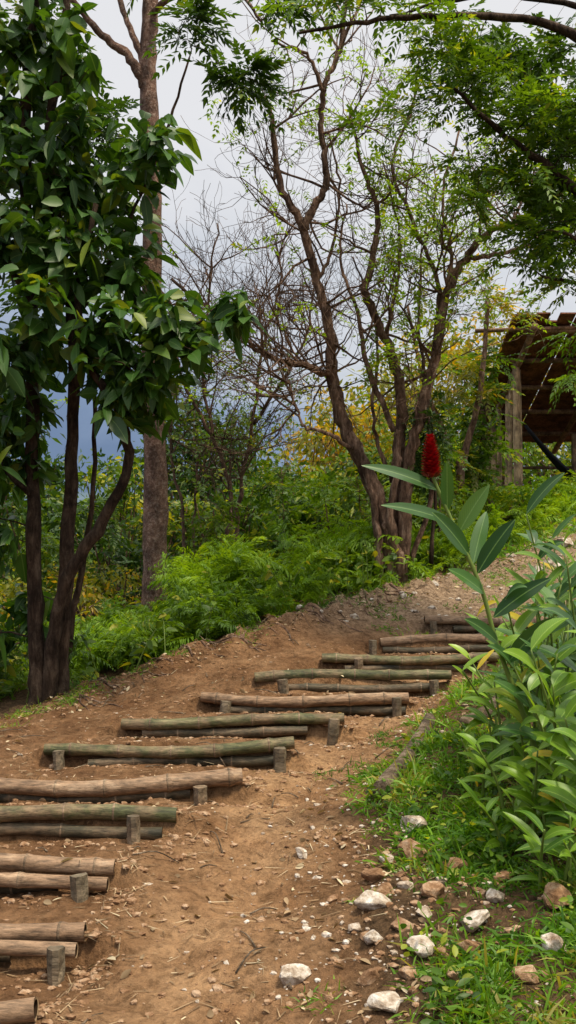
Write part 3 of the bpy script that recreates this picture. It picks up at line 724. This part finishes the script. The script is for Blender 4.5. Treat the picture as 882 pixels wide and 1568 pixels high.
compound(t,[((2.4,9.5,6.3),(.5,.6,.4),21),((2.5,9.5,5.6),(.4,.6,.5),22),((1.9,9.6,6.4),(.4,.5,.3),10),((2.6,9.5,4.9),(.35,.5,.35),14),((3.1,9,5.6),(.5,.6,.8),16),((1.6,9.6,6.7),(.4,.5,.2),6)],
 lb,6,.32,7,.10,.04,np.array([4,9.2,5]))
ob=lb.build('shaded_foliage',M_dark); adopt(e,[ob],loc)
fin(e,t,la,B_dark,M_near,loc)

def leafy(name,loc,trunks,clumps,bark,leafm,ns,RL,pairs,ll,lw):
    e=empty(name,loc); t=Tree()
    for s,a,b in trunks: t.limb(s,a,b,10)
    la=LeafAcc(T4); compound(t,clumps,la,ns,RL,pairs,ll,lw,np.array(trunks[0][0][-1],float)); fin(e,t,la,bark,leafm,loc)
leafy('leafy_tree',(2.6,15,1.9),[([(2.6,15,1.7),(2.6,15,3),(2.9,15,4.2),(3.0,15,5.6)],.08,.03),([(2.6,15,3),(2.1,15,4.2),(1.8,15,5.5)],.05,.02)],
 [((2.6,15,4.4),(.6,.6,.5),14),((3.2,15,5.6),(.5,.6,.4),9),((1.9,15,4.9),(.6,.6,.6),9),((2.4,15,5.9),(.6,.6,.5),6),((1.7,15,3.6),(.4,.5,.5),8),((2.5,15,3.0),(.4,.5,.5),12)],B_mid,M_yel,5,.32,6,.10,.045)
leafy('leafy_tree',(3.3,16,2.2),[([(3.2,16,2.0),(3.1,16,3.2),(3.2,16,4.4)],.06,.03)],
 [((3.0,15.8,3.6),(.5,.4,.6),22),((3.0,15.6,4.6),(.45,.4,.5),14),((2.6,15.8,3.0),(.5,.4,.5),16)],B_dark,M_near,6,.34,6,.12,.05)
leafy('vine_clump',(1.9,12.3,2.2),[([(1.75,12.2,1.6),(1.8,12.2,2.6),(1.75,12.2,3.4)],.03,.012)],
 [((1.75,12.1,3.3),(.25,.25,.38),16),((1.6,12.1,2.8),(.25,.2,.3),10)],B_dark,M_dark,6,.24,6,.09,.035)
leafy('leafy_tree',(7.2,15,2.4),[([(7.2,15,2.2),(7,14.8,4),(6.8,14.5,6.4)],.12,.05),([(7.0,14.8,5.5),(6,14.4,6.2),(5,14,6.4),(4,14,6.3)],.05,.015),([(5,14,6.4),(4.4,13.8,5.4),(3.9,13.7,4.7)],.03,.008)],
 [((4.2,14,6.4),(.6,.6,.35),15),((3.6,14,6.8),(.5,.6,.4),10),((4.3,13.8,7.2),(.6,.6,.6),15),((5.2,14,6.6),(.8,.6,.6),14),((6.8,14.5,7),(1,.9,.7),12),((3.95,13.7,4.75),(.3,.3,.12),4),((3.8,13.6,4.15),(.25,.3,.1),3)],B_dark,M_near,6,.34,6,.11,.045)
for x,y,h,mt in [(-.1,13.6,1.7,M_near),(.5,13.2,1.2,M_fern),(-1.0,13.4,1.4,M_mid),(-2.6,13.6,2.0,M_dark),(.95,13.4,1.4,M_mid),(2.0,13.4,1.5,M_near),(-3.2,12.6,1.8,M_mid)]:
    z=g1(x,y)
    leafy('sapling',(x,y,z),[([(x,y,z-.1),(x+.05,y,z+h*.5),(x+rng.normal()*.1,y,z+h)],.018,.007)],[((x,y,z+h*.9),(.4,.35,.3),9),((x+.1,y,z+h*.5),(.4,.35,.3),8)],B_mid,mt,5,.26,6,.09,.04)

# ---------------------------------------------------------------- shrubs and background masses
def mass(name,lobes,leafm,ls,dens,bark=B_mid):
    c0=np.array(lobes[0][0]); gz=float(base_h(np.array([c0[0]]),np.array([c0[1]]))[0]); loc=(c0[0],c0[1],gz)
    e=empty(name,loc); la=LeafAcc(T4); tr=MeshAcc()
    for c,r in lobes:
        c=np.array(c,float); r=np.array(r,float) if np.ndim(r) else np.array([r]*3)
        m=int(14+10*r[0]); d=randdir(m); sub=c+d*(rng.uniform(.45,1.1,m)[:,None])*r
        for s in sub:
            k=int(dens*rng.uniform(.4,1.3)); sr=r.mean()*rng.uniform(.14,.30)
            P=s+rng.normal(size=(k,3))*sr*np.array([1,1,.55])
            D=nrm(P-s)*.8+randdir(k)*.8; D[:,2]-=.2
            la.add(P,D,randdir(k,1.,.7),ls*rng.uniform(.5,1.3,k),ls*.45*rng.uniform(.7,1.2,k),.2,.2,np.clip(rng.normal(.5,.25,k)+rng.normal()*.2,0,1))
            if rng.random()<.7:
                b=np.array([c[0]+rng.normal()*.1,c[1],min(gz+.2,c[2]-r[2])]); mid=(b+s)/2+rng.normal(size=3)*.15*r
                tr.tube(smooth_line([b,mid,s+(s-c)*.15],4),np.linspace(.03,.007,9),5,False)
    adopt(e,[la.build('foliage',leafm),tr.build('branches',bark)],loc)
mass('leafy_shrub',[((.55,15,2.3),(.7,.5,.6)),((.1,15,2.0),(.5,.5,.5))],M_near,.14,60)
mass('leafy_shrub',[((-.9,15.5,2.3),(.7,.6,.65)),((-.5,15.2,1.7),(.6,.5,.5))],M_near,.15,50)
mass('leafy_shrub',[((1.2,14.8,2.3),(.5,.5,.6)),((2.1,14.5,2.4),(.4,.4,.4))],M_mid,.11,55)
mass('leafy_shrub',[((4.2,15.6,2.65),(.6,.4,.3)),((5.0,15.8,2.7),(.6,.4,.3)),((3.3,15.2,2.6),(.5,.4,.4))],M_fern,.10,60)
mass('leafy_shrub',[((-3.6,14.5,1.9),(.9,.6,.9)),((-2.6,15,1.6),(.7,.6,.7)),((-4.2,13.5,1.0),(.7,.6,.6))],M_dark,.14,60)
mass('leafy_shrub',[((-1.9,15.8,2.2),(.6,.5,.7)),((-2.9,15.8,2.8),(.5,.5,.5))],M_mid,.14,50)
mass('background_trees',[((.5,22,3.4),(1.7,1.2,1.6)),((1.9,22,3.9),(1.5,1.2,1.6)),((-.9,23,3.0),(1.4,1.2,1.4))],M_yel,.17,110)
mass('background_trees',[((.2,19,2.5),(1.2,.8,.8)),((1.5,19,2.8),(1.0,.8,1.0)),((2.6,19,3.6),(.9,.8,1.2))],M_mid,.17,100)
mass('background_trees',[((2.4,25,4.6),(1.8,1.4,2.0)),((3.9,25,5.8),(1.7,1.2,1.8)),((5.2,26,6.4),(1.8,1.4,1.8))],M_yel,.2,90)
mass('background_trees',[((-2.1,21,4.2),(1.3,1,1.0)),((-2.9,22,2.8),(1.6,1.2,1.3)),((-1.0,20,3.2),(1.2,1,1.1))],M_dark,.17,115)
mass('background_trees',[((-4.8,20,1.8),(1.5,1.2,1.1)),((-5.8,19,.6),(1.5,1.2,1.1)),((-3.6,20,1.0),(1.6,1,1.1))],M_mid,.17,80)
mass('background_trees',[((-6.3,20,4.6),(1.2,1.2,1.0)),((-5.3,21,3.3),(1.2,1,.9))],M_dark,.2,60)
mass('background_trees',[((4.4,21,4.3),(.8,.8,1.0)),((3.0,20,3.4),(.9,.8,1.0))],M_near,.17,90)
mass('background_trees',[((7,25,5),(2,1.5,2)),((10,25,4.5),(2.5,1.5,2))],M_mid,.25,70)
mass('background_trees',[((-9,30,1),(4,2,2)),((-3,32,2),(4,2,2.2)),((3,32,2.6),(4,2,2.6)),((10,32,4),(4,2,4))],M_mid,.35,110)
mass('leafy_shrub',[((-3.0,9.4,.8),(.5,.5,.4)),((-3.3,8.6,.7),(.5,.5,.4))],M_near,.10,50)
mass('leafy_shrub',[((-3.0,11.5,1.1),(.8,.5,.4)),((-2.3,12.8,1.2),(.8,.5,.4))],M_yel,.09,45)

# ---------------------------------------------------------------- hut
def mk_wood(name,a,b):
    return bark_mat(name,a,b,tuple(min(1,x*1.5) for x in b),10,.15,.4)
W_post=mk_wood('bamboo_post',(.16,.10,.06),(.40,.29,.19)); W_roof=mk_wood('roof_boards',(.06,.025,.015),(.16,.07,.043)); W_beam=mk_wood('roof_beam',(.10,.06,.038),(.24,.15,.10))
loc=(5.5,18,2.6); hut=empty('bamboo_hut',loc); hk=[]
def hz(y): return 5.45+(4.0-5.45)*(y-15.8)/(20.2-15.8)
def box(acc,p0,p1,w,h):
    p0=np.array(p0,float);p1=np.array(p1,float);d=nrm(p1-p0); s=nrm(np.cross(d,[0,0,1.])) ; u=np.cross(s,d)
    V=[]
    for p in(p0,p1):
        for a,b in((-1,-1),(1,-1),(1,1),(-1,1)): V.append(p+s*a*w/2+u*b*h/2)
    acc.add(V,[(0,1,2,3),(7,6,5,4),(0,4,5,1),(1,5,6,2),(2,6,7,3),(3,7,4,0)])
a=MeshAcc(); x=3.66
while x<9.5:
    w=rng.uniform(.18,.24); o=rng.uniform(-.12,.1); o2=rng.uniform(-.1,.1); zj=rng.uniform(0,.02)
    box(a,(x,15.8+o,hz(15.8+o)+.06+zj),(x,20.2+o2,hz(20.2+o2)+.06+zj),w*1.05,.025); x+=w
hk.append(a.build('roof',W_roof,None,False))
a=MeshAcc()
for y in (16.0,16.9,17.8,18.7,19.6): a.tube([(3.62,y,hz(y)-.03),(9.5,y,hz(y)-.03)],[.045,.045],8)
for xx_ in (3.9,5.4,6.9,8.4): a.tube([(xx_,15.7,hz(15.7)-.12),(xx_,20.2,hz(20.2)-.12)],[.055,.055],8)
a.tube([(3.0,15.95,hz(15.9)-.08),(4.6,15.95,hz(15.9)-.02)],[.035,.03],8)
hk.append(a.build('rafters',W_beam))
a=MeshAcc()
for xx_,y,r in [(3.9,16.9,.06),(3.86,17.3,.035),(3.92,17.8,.05),(3.9,18.3,.045),(3.93,18.9,.05),(3.9,19.5,.05),(4.02,17.1,.03),(6.9,16.9,.06),(6.9,19.5,.06),(8.6,16.9,.06),(8.6,19.5,.06),(5.6,19.5,.05)]:
    gz=g1(xx_,y); zz=np.linspace(gz-.3,hz(y)-.08,12); a.tube(np.c_[np.full(12,xx_)+rng.normal()*.03*np.linspace(0,1,12),np.full(12,y),zz],r*(1+.06*(np.arange(12)%3==0)),10)
hk.append(a.build('posts',W_post))
a=MeshAcc()
for zz in (3.2,3.5): a.tube([(3.9,19.6,zz),(9,19.6,zz)],[.03,.03],8)
hk.append(a.build('back_rails',W_beam)); adopt(hut,hk,loc)
a=MeshAcc(); n=18; tt=np.linspace(0,1,n)
for k,wv in enumerate(np.linspace(-.2,.2,9)):
    P=np.c_[4.1+2.7*tt,17.2+tt*.3+wv*np.sin(np.pi*tt),4.0-1.15*np.sin(np.pi*tt)+abs(wv)*.5*np.sin(np.pi*tt)]
    a.tube(P,np.full(n,.028),6)
mm,nt=newmat('hammock_cloth'); q=N(nt); q.out(q.bsdf((.02,.02,.028),.9,.2)); a.build('hammock',mm)

# ---------------------------------------------------------------- ginger plants
def ginger_leaf(la,b,tip,w,droop=.18):
    b=np.array(b,float);tip=np.array(tip,float); v=tip-b; L=np.linalg.norm(v); d=v+np.array([0,0,droop*L])
    la.add(b,nrm(d),np.array([rng.normal()*.3,-1.,.75]),np.linalg.norm(d),w,droop,.22,rng.random(1))
loc=(1.3,5.0,.4); e=empty('red_ginger_plant',loc); la=LeafAcc(TG); st=MeshAcc()
S=smooth_line([(1.36,5.05,.35),(1.22,5.02,.75),(1.05,5.,1.2),(.97,5,1.48),(.83,5,1.80),(.735,5,2.02),(.72,5,2.10)],6)
st.tube(S,np.linspace(.014,.008,len(S)),8)
L_=[((.76,5,1.97),(.36,4.9,2.09),.07),((.84,5,1.80),(.45,4.84,1.89),.07),((.80,5,1.86),(.79,4.95,2.12),.06),((.86,5,1.76),(1.00,4.95,2.0),.085),((.91,5,1.64),(.70,4.85,1.86),.09),
 ((.95,5,1.55),(1.12,4.9,1.83),.09),((.99,5,1.45),(.78,4.85,1.58),.075),((.93,5,1.60),(1.02,5.12,1.88),.07),((1.03,5,1.33),(1.30,4.9,1.54),.08),((1.06,5,1.2),(.85,4.8,1.34),.07),((1.1,5,1.1),(1.3,4.85,1.35),.08)]
for b,tp,w in L_: ginger_leaf(la,b,tp,w*1.1,.16)
fl=LeafAcc(TB); n=150; k=np.arange(n); u=k/n; an=k*2.399; rad=.014+.028*np.sin(np.pi*np.clip(u*.85+.15,0,1))
Pf=np.c_[.72-.006*u+np.cos(an)*rad*.5,5+np.sin(an)*rad*.5,2.03+u*.21]; Df=np.c_[np.cos(an)*(1.1-.6*u),np.sin(an)*(1.1-.6*u),np.full(n,.7)]
fl.add(Pf,Df,np.c_[-np.cos(an),-np.sin(an),np.full(n,.6)],.048*(1-.45*u),.030*(1-.35*u),.15,.6)
adopt(e,(la.build('leaves',M_ging),st.build('stem',M_stem),fl.build('red_flower',M_red)),loc)
def ginger_plant(x,y,h,lean,nl,ll,mat,w=.075,stems=1):
    z0=g1(x,y); loc=(x,y,z0); e=empty('ginger_plant',loc); la=LeafAcc(TG); st=MeshAcc()
    for s_ in range(stems):
        hh=h*rng.uniform(.6,1.08); bx=x+rng.normal()*.07; by=y+rng.normal()*.07; le=np.array(lean)+rng.normal(size=2)*.22
        S=smooth_line([(bx,by,z0-.02),(bx+le[0]*.3*hh,by+le[1]*.3*hh,z0+hh*.5),(bx+le[0]*hh,by+le[1]*hh,z0+hh)],8)
        st.tube(S,np.linspace(.010,.004,len(S)),6)
        ph=rng.normal()*.8; R0=rng.random()
        for i in range(nl):
            u=.22+.78*i/(nl-1); p=S[int(u*(len(S)-1))]; sd=1 if i%2 else -1; a=ph+rng.normal()*.35
            d=np.array([math.cos(a)*sd,math.sin(a)*sd,.45+.75*u+rng.normal()*.2]); L=ll*rng.uniform(.65,1.2)*(1-.35*abs(u-.6))
            la.add(p,d,np.array([-math.cos(a)*sd*.5+rng.normal()*.25,-.6,.9]),L,w*rng.uniform(.8,1.15)*L/ll,rng.uniform(.15,.6),.25,np.array([min(1,R0*.55+rng.random()*.5)]))
    adopt(e,(la.build('leaves',mat),st.build('stems',M_stem)),loc)
for x,y,h,ln,nl,ll,mt,w,s in [
 (1.45,5.1,1.15,(-.12,-.1),9,.36,M_ging,.09,3),(1.50,5.5,1.2,(-.15,-.1),9,.38,M_ging2,.09,3),(1.34,5.2,.85,(-.15,-.1),8,.32,M_ging2,.08,3),
 (1.40,4.8,.95,(-.15,-.1),8,.34,M_ging2,.085,3),(1.30,4.6,.72,(-.12,-.1),8,.30,M_ging2,.075,3),(1.18,4.9,.55,(-.1,-.1),8,.26,M_ging2,.06,3),
 (1.22,4.4,.55,(-.05,-.1),8,.26,M_ging2,.06,4),(1.08,4.65,.35,(-.1,-.1),7,.2,M_ging2,.045,3),(1.05,5.2,.42,(-.1,-.1),7,.22,M_ging2,.05,3),(1.2,5.6,.65,(-.2,-.1),8,.28,M_ging2,.06,3),
 (1.5,5.9,.85,(-.2,-.1),8,.30,M_ging2,.07,3),(1.12,4.15,.34,(0,-.1),7,.22,M_ging2,.045,4),(1.32,4.25,.65,(-.05,-.1),8,.30,M_ging2,.07,3),
 (1.35,6.3,.5,(-.15,0),7,.24,M_ging2,.05,2),(1.85,6.6,.8,(-.15,0),8,.3,M_ging,.065,3),(1.28,4.95,.8,(-.1,-.1),8,.3,M_ging,.075,2),(1.36,4.5,.95,(-.1,-.05),8,.34,M_ging2,.085,2),
 (2.0,7.4,.8,(-.1,0),8,.3,M_ging,.065,3),(2.4,8.4,.8,(-.1,0),8,.3,M_ging2,.065,3),(1.60,5.6,1.35,(-.1,-.1),10,.38,M_ging,.09,3),(1.46,5.25,1.3,(-.08,-.1),9,.38,M_ging2,.09,3),(1.3,5.35,1.05,(-.08,-.1),8,.34,M_ging,.085,2)]:
    ginger_plant(x,y,h,ln,nl,ll,mt,w,s)

# ---------------------------------------------------------------- world, sun, camera
w=bpy.data.worlds.new('World'); scene.world=w; w.use_nodes=True; nt=w.node_tree; nt.nodes.clear(); q=N(nt)
sky=q.n('ShaderNodeTexSky'); sky.sky_type='NISHITA'; sky.sun_disc=False
to_sun=Vector((.30,-.22,.91)).normalized()
sky.sun_elevation=math.asin(to_sun.z); sky.sun_rotation=math.atan2(to_sun.x,to_sun.y)
b1=q.n('ShaderNodeBackground'); b1.inputs[1].default_value=.1; q.l(sky.outputs[0],b1.inputs[0])
tc=q.n('ShaderNodeTexCoord'); sx=q.n('ShaderNodeSeparateXYZ'); q.l(tc.outputs['Generated'],sx.inputs[0])
mp=q.n('ShaderNodeMapping'); mp.inputs['Scale'].default_value=(1,1,2.4); q.l(tc.outputs['Generated'],mp.inputs[0])
nz=q.noise(mp.outputs[0],3.4,8,.58,.4)
v=q.math('ADD',q.math('ADD',sx.outputs[2],q.math('MULTIPLY',sx.outputs[0],.30)),q.math('MULTIPLY',q.math('SUBTRACT',nz,.5),.34))
cc=q.ramp(v,[(.03,(.15,.22,.37)),(.12,(.26,.34,.50)),(.20,(.48,.54,.64)),(.27,(.68,.71,.76)),(.38,(.86,.86,.88)),(1,(.95,.94,.92))])
# overcast skies are several times brighter overhead than near the horizon
mr=q.n('ShaderNodeMapRange'); mr.interpolation_type='SMOOTHSTEP'; q.l(sx.outputs[2],mr.inputs[0])
for i_,v_ in ((1,.5),(2,.85),(3,1.),(4,2.3)): mr.inputs[i_].default_value=v_
b2=q.n('ShaderNodeBackground'); q.l(mr.outputs[0],b2.inputs[1]); q.l(cc,b2.inputs[0])
mx=q.n('ShaderNodeMixShader'); mx.inputs[0].default_value=.9; q.l(b1.outputs[0],mx.inputs[1]); q.l(b2.outputs[0],mx.inputs[2])
o=q.n('ShaderNodeOutputWorld'); q.l(mx.outputs[0],o.inputs[0])
sd=bpy.data.lights.new('sun','SUN'); sd.energy=4.2; sd.angle=math.radians(8); sd.color=(1,.88,.68)
so=bpy.data.objects.new('sun',sd); so.rotation_euler=to_sun.to_track_quat('Z','Y').to_euler(); so.location=(3,-3,12); link(so)
cd=bpy.data.cameras.new('camera'); cd.sensor_fit='VERTICAL'; cd.sensor_height=36; cd.sensor_width=36; cd.lens=35; cd.shift_y=.051
cd.clip_end=3000; cd.clip_start=.05
co=bpy.data.objects.new('camera',cd); co.location=(0,0,1.6); co.rotation_euler=(math.radians(90),0,0); link(co); scene.camera=co
scene.view_settings.view_transform='Standard'; scene.view_settings.look='None'; scene.view_settings.exposure=0
